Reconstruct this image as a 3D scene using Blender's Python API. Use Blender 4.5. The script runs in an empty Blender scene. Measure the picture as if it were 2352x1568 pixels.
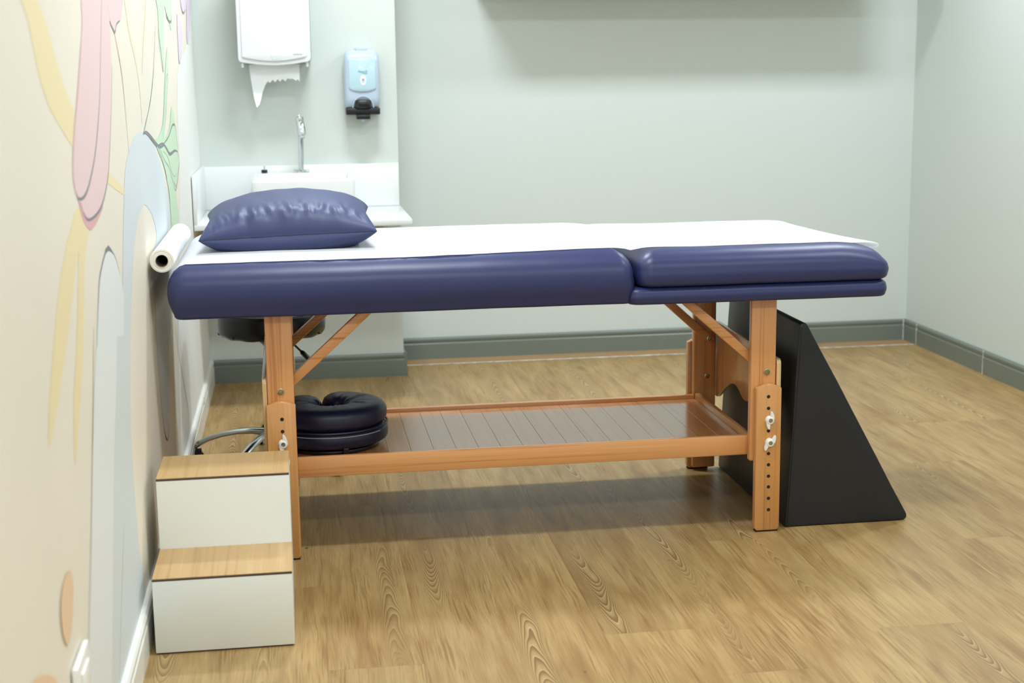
import bpy, bmesh, math, random
from mathutils import Vector, Matrix, noise
from mathutils.bvhtree import BVHTree
random.seed(7)
PI = math.pi
SC = bpy.context.scene
COL = SC.collection

# ------------------------------------------------------------------ colours / materials
def lin(c):
    return tuple((v/12.92 if v <= .04045 else ((v+.055)/1.055)**2.4) for v in c)
def rgb(r, g, b): return lin((r/255, g/255, b/255)) + (1,)

def new_mat(name):
    m = bpy.data.materials.new(name); m.use_nodes = True
    nt = m.node_tree
    return m, nt, nt.nodes['Principled BSDF']
def N(nt, kind, **kw):
    n = nt.nodes.new(kind)
    for k, v in kw.items():
        if k in n.inputs.keys() if isinstance(k, str) else False: n.inputs[k].default_value = v
        else: setattr(n, k, v)
    return n
def plain(name, col, rough=.5, metal=0., spec=.5, bump=0., bscale=200., vary=0., vscale=6., coat=0.):
    m, nt, b = new_mat(name)
    b.inputs['Base Color'].default_value = col
    b.inputs['Roughness'].default_value = rough
    b.inputs['Metallic'].default_value = metal
    b.inputs['Specular IOR Level'].default_value = spec
    b.inputs['Coat Weight'].default_value = coat
    tc = nt.nodes.new('ShaderNodeTexCoord')
    if vary:
        nz = nt.nodes.new('ShaderNodeTexNoise'); nz.inputs['Scale'].default_value = vscale; nz.inputs['Detail'].default_value = 5
        nt.links.new(tc.outputs['Object'], nz.inputs['Vector'])
        rp = nt.nodes.new('ShaderNodeValToRGB')
        rp.color_ramp.elements[0].position = .3; rp.color_ramp.elements[1].position = .7
        rp.color_ramp.elements[0].color = tuple(c*(1-vary) for c in col[:3])+(1,)
        rp.color_ramp.elements[1].color = tuple(min(1, c*(1+vary)) for c in col[:3])+(1,)
        nt.links.new(nz.outputs['Fac'], rp.inputs['Fac']); nt.links.new(rp.outputs['Color'], b.inputs['Base Color'])
    if bump:
        nb = nt.nodes.new('ShaderNodeTexNoise'); nb.inputs['Scale'].default_value = bscale; nb.inputs['Detail'].default_value = 3
        nt.links.new(tc.outputs['Object'], nb.inputs['Vector'])
        bp = nt.nodes.new('ShaderNodeBump'); bp.inputs['Strength'].default_value = bump; bp.inputs['Distance'].default_value = .002
        nt.links.new(nb.outputs['Fac'], bp.inputs['Height']); nt.links.new(bp.outputs['Normal'], b.inputs['Normal'])
    return m
class G:
    """tiny node-graph helper: every op returns an output socket"""
    def __init__(s, nt): s.nt = nt
    def put(s, sock, v):
        if hasattr(v, 'is_output'): s.nt.links.new(v, sock)
        else: sock.default_value = v
    def math(s, op, a, b=0., c=0.):
        n = s.nt.nodes.new('ShaderNodeMath'); n.operation = op
        for i, v in enumerate((a, b, c)): s.put(n.inputs[i], v)
        return n.outputs[0]
    def xyz(s, x, y, z=0.):
        n = s.nt.nodes.new('ShaderNodeCombineXYZ')
        for i, v in enumerate((x, y, z)): s.put(n.inputs[i], v)
        return n.outputs[0]
    def sep(s, v):
        n = s.nt.nodes.new('ShaderNodeSeparateXYZ'); s.put(n.inputs[0], v); return n.outputs
    def noise(s, v, scale=1., detail=3., rough=.5, dist=0.):
        n = s.nt.nodes.new('ShaderNodeTexNoise'); s.put(n.inputs['Vector'], v)
        n.inputs['Scale'].default_value = scale; n.inputs['Detail'].default_value = detail
        n.inputs['Roughness'].default_value = rough; n.inputs['Distortion'].default_value = dist
        return n.outputs['Fac']
    def white(s, v):
        n = s.nt.nodes.new('ShaderNodeTexWhiteNoise'); n.noise_dimensions = '3D'; s.put(n.inputs['Vector'], v)
        return n.outputs
    def ramp(s, f, stops, interp='LINEAR'):
        n = s.nt.nodes.new('ShaderNodeValToRGB'); s.put(n.inputs[0], f); cr = n.color_ramp; cr.interpolation = interp
        while len(cr.elements) < len(stops): cr.elements.new(.5)
        for e, (p, c) in zip(cr.elements, stops):
            e.position = p; e.color = c if len(c) == 4 else tuple(c)+(1,)
        return n.outputs[0]
    def mix(s, f, a, b, mode='MIX'):
        n = s.nt.nodes.new('ShaderNodeMix'); n.data_type = 'RGBA'; n.blend_type = mode
        s.put(n.inputs[0], f); s.put(n.inputs[6], a); s.put(n.inputs[7], b); return n.outputs[2]
    def maprange(s, f, a, b, c, d, smooth=False):
        n = s.nt.nodes.new('ShaderNodeMapRange')
        if smooth: n.interpolation_type = 'SMOOTHSTEP'
        for i, v in enumerate((f, a, b, c, d)): s.put(n.inputs[i], v)
        return n.outputs[0]

def pine(name, axis, base, dark, light, rough=.28, scale=1., coat=.4):
    """varnished softwood, grain running along axis 0/1/2"""
    m, nt, b = new_mat(name); g = G(nt)
    tc = nt.nodes.new('ShaderNodeTexCoord'); p = g.sep(tc.outputs['Object'])
    s = [85*scale, 85*scale, 85*scale]; s[axis] = 1.2*scale
    v = g.xyz(g.math('MULTIPLY', p[0], s[0]), g.math('MULTIPLY', p[1], s[1]), g.math('MULTIPLY', p[2], s[2]))
    fine = g.noise(v, 1.6, 4, .6, .2)
    broad = g.noise(v, .35, 2, .5, .4)
    f = g.math('ADD', g.math('MULTIPLY', fine, .55), g.math('MULTIPLY', broad, .45))
    c = g.ramp(f, [(.34, dark), (.47, base), (.57, base), (.68, light)])
    nt.links.new(c, b.inputs['Base Color'])
    b.inputs['Roughness'].default_value = rough; b.inputs['Coat Weight'].default_value = coat; b.inputs['Coat Roughness'].default_value = .12
    return m

def floor_material(name, along='Y', tint=None):
    m, nt, b = new_mat(name); g = G(nt)
    tc = nt.nodes.new('ShaderNodeTexCoord'); p = g.sep(tc.outputs['Object'])
    X, Y = (p[0], p[1]) if along == 'Y' else (p[1], p[0])
    W = .2112
    u = g.math('DIVIDE', g.math('SUBTRACT', X, .032), W)
    iu = g.math('FLOOR', u); fu = g.math('SUBTRACT', u, iu)
    r1 = g.white(g.xyz(iu, 3.7, 1.3))
    v = g.math('DIVIDE', g.math('ADD', Y, g.math('MULTIPLY', r1[0], 1.22)), 1.22)
    iv = g.math('FLOOR', v); fv = g.math('SUBTRACT', v, iv)
    r = g.white(g.xyz(iu, iv, 8.1)); rc = g.sep(r[1])
    # cut of the log: rings seen on a plane nearly parallel to the pith
    u0 = g.math('ADD', .12, g.math('MULTIPLY', rc[0], .8))
    du = g.math('MULTIPLY', g.math('SUBTRACT', fu, u0), W)           # metres from the cathedral axis
    seed = g.math('MULTIPLY', rc[1], 53.)
    wob = g.noise(g.xyz(g.math('MULTIPLY', X, 3.), g.math('MULTIPLY', Y, 2.2), seed), 1., 2, .5)
    wob2 = g.noise(g.xyz(g.math('MULTIPLY', X, 14.), g.math('MULTIPLY', Y, 3.), seed), 1., 2, .5)
    du = g.math('ADD', du, g.math('MULTIPLY', g.math('SUBTRACT', wob, .5), .05))
    sgn = g.math('SUBTRACT', g.math('MULTIPLY', g.math('ROUND', rc[2]), 2.), 1.)
    depth = g.math('ADD', g.math('MULTIPLY', g.math('MULTIPLY', Y, sgn), .07), g.math('ADD', g.math('MULTIPLY', wob, .034), g.math('MULTIPLY', wob2, .018)))
    curve = g.math('MULTIPLY', g.math('MULTIPLY', du, du), 21.)
    ringv = g.math('ADD', depth, curve)
    ring = g.math('FRACT', g.math('MULTIPLY', ringv, 250.))
    line = g.ramp(ring, [(0., (.05,)*3), (.35, (.22,)*3), (.72, (1.,)*3), (.9, (1.,)*3), (.94, (.0,)*3), (1., (.0,)*3)])
    pale = g.ramp(ring, [(0., (.35,)*3), (.12, (.1,)*3), (.5, (0.,)*3), (.91, (0.,)*3), (.945, (1.,)*3), (.99, (1.,)*3), (1., (.35,)*3)])
    axis = g.maprange(g.math('ABSOLUTE', du), .012, .046, 1., 0., True)
    patch = g.maprange(g.noise(g.xyz(g.math('MULTIPLY', iu, 7.3), g.math('MULTIPLY', Y, 1.1), seed), 1., 1, .5), .46, .60, 0., 1., True)
    cath = g.math('MULTIPLY', g.math('MULTIPLY', axis, patch), 1.)
    # long fine fibres and broad flames
    fib = g.noise(g.xyz(g.math('MULTIPLY', g.math('ADD', X, g.math('MULTIPLY', wob, .03)), 330.), g.math('MULTIPLY', Y, 7.), seed), 1., 3, .6)
    fib2 = g.noise(g.xyz(g.math('MULTIPLY', g.math('ADD', X, g.math('MULTIPLY', wob, .05)), 60.), g.math('MULTIPLY', Y, 3.2), seed), 1., 4, .62)
    flame = g.noise(g.xyz(g.math('MULTIPLY', X, 17.), g.math('MULTIPLY', Y, 2.6), seed), 1., 3, .55, .6)
    base = g.ramp(flame, [(.22, FLO_A), (.42, FLO_B), (.58, FLO_C), (.80, FLO_D)])
    base = g.mix(g.maprange(fib2, .46, .74, 0., .30), base, FLO_E)
    clus = g.maprange(g.noise(g.xyz(g.math('MULTIPLY', X, 26.), g.math('MULTIPLY', Y, 3.4), g.math('ADD', seed, 9.)), 1., 2, .5), .47, .62, 0., 1., True)
    fib3 = g.noise(g.xyz(g.math('MULTIPLY', g.math('ADD', X, g.math('MULTIPLY', wob, .04)), 250.), g.math('MULTIPLY', Y, 5.), seed), 1., 2, .5)
    base = g.mix(g.math('MULTIPLY', clus, g.maprange(fib3, .50, .60, 0., .6, True)), base, FLO_E)
    base = g.mix(g.maprange(fib, .48, .72, 0., .5), base, FLO_E)
    base = g.mix(g.math('MULTIPLY', cath, .38), base, FLO_L)
    base = g.mix(g.math('MULTIPLY', cath, g.math('MULTIPLY', line, .72)), base, FLO_F)
    base = g.mix(g.math('MULTIPLY', cath, g.math('MULTIPLY', pale, .38)), base, FLO_W)
    # knots
    vo = nt.nodes.new('ShaderNodeTexVoronoi'); vo.inputs['Scale'].default_value = 1.
    nt.links.new(g.xyz(g.math('MULTIPLY', X, 6.3), g.math('MULTIPLY', Y, 4.6), seed), vo.inputs['Vector'])
    kn = g.maprange(vo.outputs['Distance'], .012, .05, .85, 0., True)
    kn = g.math('MULTIPLY', kn, g.math('GREATER_THAN', g.sep(vo.outputs['Color'])[0], .45))
    base = g.mix(kn, base, FLO_K)
    # per-board tone and joints
    tone = g.maprange(rc[2], 0., 1., .93, 1.06)
    base = g.mix(1., base, g.xyz(tone, tone, tone), 'MULTIPLY')
    eu = g.math('MULTIPLY', g.math('MINIMUM', fu, g.math('SUBTRACT', 1., fu)), W)
    ev = g.math('MULTIPLY', g.math('MINIMUM', fv, g.math('SUBTRACT', 1., fv)), 1.22)
    e = g.maprange(g.math('MINIMUM', eu, ev), 0., .0012, .35, 0.)
    base = g.mix(e, base, FLO_K)
    if tint: base = g.mix(.5, base, tint)
    nt.links.new(base, b.inputs['Base Color'])
    b.inputs['Roughness'].default_value = .38
    b.inputs['Specular IOR Level'].default_value = .45
    bp = nt.nodes.new('ShaderNodeBump'); bp.inputs['Strength'].default_value = .08; bp.inputs['Distance'].default_value = .001
    nt.links.new(fib, bp.inputs['Height']); nt.links.new(bp.outputs['Normal'], b.inputs['Normal'])
    return m

FLO_A = rgb(138, 104, 60); FLO_B = rgb(162, 131, 81); FLO_C = rgb(174, 145, 94); FLO_D = rgb(185, 153, 98)
FLO_E = rgb(124, 90, 48); FLO_F = rgb(106, 74, 40); FLO_K = rgb(78, 54, 34); FLO_L = rgb(190, 162, 108); FLO_W = rgb(208, 184, 134)

M = {}
M['floor'] = floor_material('vinyl_planks')
M['floor_strip'] = floor_material('vinyl_strip', 'X', rgb(170, 132, 98))
M['wall'] = plain('wall_paint', rgb(203, 211, 205), .62, bump=.05, bscale=90)
M['wall_sink'] = plain('wall_paint_sink', rgb(199, 206, 198), .55, bump=.05, bscale=90)
M['wall_white'] = plain('wall_white', rgb(222, 229, 227), .5)
M['cream'] = plain('mural_cream', rgb(234, 226, 207), .55, vary=.02, vscale=2)
M['ceiling'] = plain('ceiling_paint', rgb(214, 216, 216), .7)
M['base_grey'] = plain('baseboard_grey', rgb(112, 120, 110), .35)
M['base_white'] = plain('baseboard_white', rgb(231, 230, 220), .35)
M['caulk'] = plain('caulk', rgb(205, 205, 198), .6, vary=.35, vscale=60)
M['navy'] = plain('navy_vinyl', rgb(38, 46, 92), .38, spec=.55, bump=.06, bscale=420)
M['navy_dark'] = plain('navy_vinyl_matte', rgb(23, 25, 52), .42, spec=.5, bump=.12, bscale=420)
M['pillow'] = plain('navy_pillow_vinyl', rgb(42, 54, 98), .5, spec=.6, bump=.05, bscale=300)
M['black'] = plain('black_vinyl', rgb(28, 31, 34), .42, spec=.45, bump=.15, bscale=500)
M['black_gloss'] = plain('black_leatherette', rgb(12, 15, 17), .3, spec=.4)
M['plastic_black'] = plain('black_plastic', rgb(12, 14, 15), .35)
M['paper'] = plain('white_paper', rgb(246, 248, 247), .75, bump=.3, bscale=260)
def thin_paper(name, col):
    m, nt, b = new_mat(name); b.inputs['Base Color'].default_value = col; b.inputs['Roughness'].default_value = .8; b.inputs['Specular IOR Level'].default_value = .2
    tr = nt.nodes.new('ShaderNodeBsdfTranslucent'); tr.inputs['Color'].default_value = col
    mx = nt.nodes.new('ShaderNodeMixShader'); mx.inputs[0].default_value = .35
    nt.links.new(b.outputs[0], mx.inputs[1]); nt.links.new(tr.outputs[0], mx.inputs[2]); nt.links.new(mx.outputs[0], nt.nodes['Material Output'].inputs['Surface'])
    tc = nt.nodes.new('ShaderNodeTexCoord'); g = G(nt); p = g.sep(tc.outputs['Object'])
    q = g.math('MULTIPLY', g.math('SINE', g.math('MULTIPLY', p[0], 1400.)), g.math('SINE', g.math('MULTIPLY', p[1], 1400.)))
    bp = nt.nodes.new('ShaderNodeBump'); bp.inputs['Strength'].default_value = .25; bp.inputs['Distance'].default_value = .001
    nt.links.new(q, bp.inputs['Height']); nt.links.new(bp.outputs['Normal'], b.inputs['Normal'])
    return m
M['thin_paper'] = thin_paper('couch_paper', rgb(248, 250, 250))
M['paper_end'] = plain('paper_end', rgb(232, 228, 216), .8)
M['card'] = plain('cardboard', rgb(120, 100, 82), .8)
M['dark'] = plain('dark_hole', rgb(26, 18, 14), .8)
WB, WD, WL = rgb(213, 152, 94), rgb(178, 108, 54), rgb(222, 168, 110)
M['pine_x'] = pine('pine_along_x', 0, WB, WD, WL)
M['pine_y'] = pine('pine_along_y', 1, WB, WD, WL)
M['pine_z'] = pine('pine_along_z', 2, WB, WD, WL)
M['pine_z2'] = pine('pine_lower_leg', 2, rgb(204, 146, 84), rgb(160, 108, 54), rgb(214, 160, 98))
M['ply_edge'] = pine('ply_edge', 2, rgb(214, 184, 128), rgb(190, 150, 92), rgb(226, 200, 150))
M['shelf'] = pine('shelf_boards', 1, rgb(206, 144, 90), rgb(188, 122, 68), rgb(216, 158, 104), rough=.26, coat=.8)
M['seam'] = plain('shelf_seam', rgb(150, 102, 64), .6)
M['steel'] = plain('steel', rgb(176, 172, 158), .3, metal=1.)
M['brass'] = plain('brass', rgb(170, 156, 96), .35, metal=1.)
M['chrome'] = plain('chrome', rgb(215, 221, 223), .09, metal=1.)
M['alloy'] = plain('polished_alloy', rgb(190, 195, 192), .16, metal=1.)
M['white_plastic'] = plain('white_plastic', rgb(238, 236, 226), .35)
M['disp_white'] = plain('dispenser_white', rgb(216, 219, 217), .28, coat=.3)
M['disp_grey'] = plain('dispenser_back', rgb(150, 160, 156), .4)
M['fine_line'] = plain('dispenser_line', rgb(196, 203, 200), .5)
M['counter'] = plain('white_stone', rgb(227, 230, 227), .2, vary=.01, vscale=40)
M['ceramic'] = plain('white_ceramic', rgb(220, 221, 216), .1, coat=.5)
M['step_white'] = plain('white_melamine', rgb(230, 231, 221), .42)
M['step_wood'] = pine('step_laminate', 1, rgb(190, 156, 104), rgb(158, 120, 70), rgb(206, 176, 128), rough=.4, scale=.55, coat=0.)
M['step_edge'] = plain('step_edge', rgb(84, 62, 54), .6)
M['soap_shell'] = plain('soap_shell', rgb(178, 193, 206), .2, coat=.5)
M['soap_teal'] = plain('soap_reservoir', rgb(172, 200, 207), .25, coat=.4)
M['teal_ink'] = plain('teal_ink', rgb(58, 138, 142), .5)
M['ink'] = plain('grey_ink', rgb(150, 158, 158), .5)
M['label_white'] = plain('label_white', rgb(240, 242, 238), .4)
M['label_blue'] = plain('label_blue', rgb(150, 160, 190), .5)
M['zip'] = plain('zip_tape', rgb(168, 174, 180), .35)
for k, c in dict(blue=(214, 221, 220), pale=(229, 232, 227), paleblue=(214, 221, 217), yellow=(238, 221, 174), palegold=(236, 223, 192), pink=(233, 204, 202), pinkd=(224, 174, 176), green=(200, 226, 192),
                 purple=(226, 210, 226), orange=(236, 202, 164), line=(128, 131, 131), linepink=(208, 156, 162), lineg=(165, 174, 165), wallw=(236, 237, 231), cream2=(233, 224, 198), tan=(176, 150, 110)).items():
    M['p_'+k] = plain('mural_'+k, rgb(*c), .55)

# ------------------------------------------------------------------ mesh building
def merge(bm, tmp, mi=0):
    for f in tmp.faces: f.material_index = mi
    me = bpy.data.meshes.new('tmp'); tmp.to_mesh(me); tmp.free(); bm.from_mesh(me); bpy.data.meshes.remove(me)
def box(bm, x0, x1, y0, y1, z0, z1, bev=0., seg=2, mi=0, rot=None):
    t = bmesh.new(); bmesh.ops.create_cube(t, size=1)
    for v in t.verts:
        v.co = Vector(((x0+x1)/2+v.co.x*(x1-x0), (y0+y1)/2+v.co.y*(y1-y0), (z0+z1)/2+v.co.z*(z1-z0)))
    if bev: bmesh.ops.bevel(t, geom=t.edges[:], offset=bev, segments=seg, profile=.5, affect='EDGES')
    if rot: bmesh.ops.rotate(t, verts=t.verts, cent=rot[0], matrix=Matrix.Rotation(rot[2], 3, rot[1]))
    merge(bm, t, mi)
def prism(bm, poly, axis, a, b, bev=0., seg=2, mi=0):
    """poly in the two remaining axes (in xyz order), extruded along axis from a to b"""
    t = bmesh.new()
    def mk(p, w):
        c = list(p); c.insert(axis, w); return t.verts.new(c)
    A = [mk(p, a) for p in poly]; B = [mk(p, b) for p in poly]; n = len(poly)
    t.faces.new(A); t.faces.new(B[::-1])
    for i in range(n): t.faces.new((A[i], B[i], B[(i+1) % n], A[(i+1) % n]))
    bmesh.ops.recalc_face_normals(t, faces=t.faces[:])
    if bev: bmesh.ops.bevel(t, geom=t.edges[:], offset=bev, segments=seg, profile=.5, affect='EDGES', clamp_overlap=True)
    merge(bm, t, mi)
def frame(d):
    d = d.normalized(); up = Vector((0, 0, 1)) if abs(d.z) < .95 else Vector((1, 0, 0))
    x = d.cross(up).normalized(); return x, x.cross(d).normalized()
def tube(bm, pts, r, seg=10, mi=0, cap=True, flat=1., up=None, closed=False):
    pts = [Vector(p) for p in pts]; n = len(pts); rs = r if isinstance(r, (list, tuple)) else [r]*n
    t = bmesh.new(); rings = []; px = None
    for i, p in enumerate(pts):
        if closed: d = pts[(i+1) % n]-pts[i-1]
        else: d = pts[min(i+1, n-1)]-pts[max(i-1, 0)]
        d.normalize()
        if up is not None: x = d.cross(up).normalized(); y = x.cross(d).normalized()
        elif px is None: x, y = frame(d)
        else:
            x = (px-d*px.dot(d)).normalized(); y = x.cross(d).normalized()
        px = x
        rings.append([t.verts.new(p+x*math.cos(2*PI*k/seg)*rs[i]+y*math.sin(2*PI*k/seg)*rs[i]*flat) for k in range(seg)])
    for i in range(n if closed else n-1):
        A, B = rings[i], rings[(i+1) % n]
        for k in range(seg): t.faces.new((A[k], A[(k+1) % seg], B[(k+1) % seg], B[k]))
    if cap and not closed: t.faces.new(rings[0][::-1]); t.faces.new(rings[-1])
    bmesh.ops.recalc_face_normals(t, faces=t.faces[:])
    merge(bm, t, mi)
def lathe(bm, c, axis, prof, seg=32, mi=0, close=False):
    """prof: list of (radius, distance along axis)"""
    c = Vector(c); axis = Vector(axis).normalized(); x, y = frame(axis); t = bmesh.new(); rings = []
    for r, h in prof:
        if r < 1e-6: rings.append([t.verts.new(c+axis*h)])
        else: rings.append([t.verts.new(c+axis*h+(x*math.cos(2*PI*k/seg)+y*math.sin(2*PI*k/seg))*r) for k in range(seg)])
    prs = list(zip(rings, rings[1:]))
    if close: prs.append((rings[-1], rings[0]))
    for A, B in prs:
        for k in range(seg):
            k2 = (k+1) % seg
            if len(A) == 1 and len(B) == 1: continue
            if len(A) == 1: t.faces.new((A[0], B[k2], B[k]))
            elif len(B) == 1: t.faces.new((A[k], A[k2], B[0]))
            else: t.faces.new((A[k], A[k2], B[k2], B[k]))
    bmesh.ops.recalc_face_normals(t, faces=t.faces[:])
    merge(bm, t, mi)
def rrect(x0, x1, y0, y1, r, nc=6, nx=1, ny=1):
    r = max(min(r, (x1-x0)/2-1e-5, (y1-y0)/2-1e-5), 1e-5); out = []
    cs = [(x1-r, y0+r, -90), (x1-r, y1-r, 0), (x0+r, y1-r, 90), (x0+r, y0+r, 180)]
    nst = [ny, nx, ny, nx]
    for i, (cx, cy, a) in enumerate(cs):
        for k in range(nc+1):
            t = math.radians(a+90*k/nc); out.append((cx+r*math.cos(t), cy+r*math.sin(t)))
        p = out[-1]; c2 = cs[(i+1) % 4]; t = math.radians(c2[2]); q = (c2[0]+r*math.cos(t), c2[1]+r*math.sin(t))
        for k in range(1, nst[i]): out.append((p[0]+(q[0]-p[0])*k/nst[i], p[1]+(q[1]-p[1])*k/nst[i]))
    return out
def loft(bm, loops, mi=0, cap0=True, cap1=True, recalc=True):
    t = bmesh.new(); R = [[t.verts.new(p) for p in L] for L in loops]; n = len(R[0])
    for A, B in zip(R, R[1:]):
        for k in range(n): t.faces.new((A[k], A[(k+1) % n], B[(k+1) % n], B[k]))
    if cap0: t.faces.new(R[0][::-1])
    if cap1: t.faces.new(R[-1])
    if recalc: bmesh.ops.recalc_face_normals(t, faces=t.faces[:])
    merge(bm, t, mi)
def cushion(bm, x0, x1, y0, y1, z0, z1, rt, rb, rc, dome=0., kx=1., nx=40, ny=14, f=None, bulge=0., ns=12, lean=0.):
    prof = []
    for k in range(5):
        a = PI/2*k/4; prof.append((lean+rb*(1-math.sin(a)), z0+rb*(1-math.cos(a))))
    zs, ze = z0+rb, z1-rt
    for k in range(1, 5):
        t = k/5; prof.append((lean*(1-t)**1.3-bulge*math.sin(PI*t), zs+(ze-zs)*t))
    for k in range(ns+1):
        a = PI/2*k/ns; prof.append((rt*1.25*(1-math.cos(a)), z1-rt+rt*math.sin(a)))
    half = (y1-y0)/2*.97
    for k in range(1, 7):
        t = k/6; prof.append((rt*1.25+(half-rt*1.25)*t, z1+dome*(1-(1-t)**2)))
    loops = []
    for ins, z in prof:
        L = [(x, y, z) for x, y in rrect(x0+ins*kx, x1-ins*kx, y0+ins, y1-ins, max(rc-ins*.6, .004), 6, nx, ny)]
        loops.append([f(Vector(p)) for p in L] if f else L)
    loft(bm, loops)
def text_into(bm, s, size, mtx, mi=0, depth=.0004, shear=0.):
    cu = bpy.data.curves.new('txt', 'FONT'); cu.body = s; cu.size = size; cu.align_x = 'CENTER'; cu.extrude = depth; cu.shear = shear
    ob = bpy.data.objects.new('txt', cu); COL.objects.link(ob)
    dg = bpy.context.evaluated_depsgraph_get(); me = bpy.data.meshes.new_from_object(ob.evaluated_get(dg))
    me.transform(mtx); t = bmesh.new(); t.from_mesh(me)
    bpy.data.objects.remove(ob); bpy.data.curves.remove(cu); bpy.data.meshes.remove(me)
    merge(bm, t, mi)

ORG = {}
def obj(name, bm, mats, parent=None, origin=None, angle=38, smooth=True):
    """meshes are built in room coordinates; they are stored relative to their thing's base point"""
    o0 = Vector(ORG[parent.name]) if parent else Vector(origin or (0, 0, 0))
    bmesh.ops.translate(bm, verts=bm.verts, vec=-o0)
    me = bpy.data.meshes.new(name); bm.to_mesh(me); bm.free()
    for m in (mats if isinstance(mats, (list, tuple)) else [mats]): me.materials.append(M[m])
    if smooth:
        me.shade_smooth(); me.set_sharp_from_angle(angle=math.radians(angle))
    o = bpy.data.objects.new(name, me); COL.objects.link(o)
    ORG[o.name] = tuple(o0)
    if parent: o.parent = parent
    else: o.location = o0
    return o
def thing(name, loc, label, cat, group=None):
    o = bpy.data.objects.new(name, None); COL.objects.link(o); o.location = loc; o.empty_display_size = .05
    ORG[o.name] = tuple(loc); o['label'] = label; o['category'] = cat
    if group: o['group'] = group
    return o
def tag(o, label, cat, group=None):
    o['label'] = label; o['category'] = cat
    if group: o['group'] = group
    return o
def struct(name, bm, mats, label=None, cat=None, **kw):
    o = obj(name, bm, mats, **kw); o['kind'] = 'structure'
    if label: o['label'] = label
    if cat: o['category'] = cat
    return o
B = bmesh.new

# ------------------------------------------------------------------ the room
XL, XR, YB, YS, YF, ZC = -.378, 2.85, 6.485, 6.145, -1.6, 2.8
XSE = .436
bm = B(); box(bm, XL-.15, XR+.15, YF-.15, YB+.15, -.1, 0); struct('floor', bm, 'floor', 'pale oak plank floor running towards the back wall', 'floor', smooth=False)
bm = B(); box(bm, XL-.15, XR+.15, YF-.15, YB+.15, ZC, ZC+.1); struct('ceiling', bm, 'ceiling', 'white ceiling above the treatment table', 'ceiling', smooth=False)
bm = B(); box(bm, XL-.15, XR+.15, YB, YB+.15, 0, ZC); struct('wall_back', bm, 'wall', 'pale grey green back wall behind the table', 'wall', smooth=False)
bm = B(); box(bm, XR, XR+.15, YF, YB, 0, ZC); struct('wall_right', bm, 'wall', 'pale grey wall along the right side of the room', 'wall', smooth=False)
bm = B(); box(bm, XL-.15, XR+.15, YF-.15, YF, 0, ZC); struct('wall_front', bm, 'wall_white', smooth=False)
bm = B(); box(bm, XL, XSE, YS, YB, 0, ZC); struct('wall_sink', bm, 'wall_sink', 'projecting grey green wall behind the sink', 'wall', smooth=False)

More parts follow.
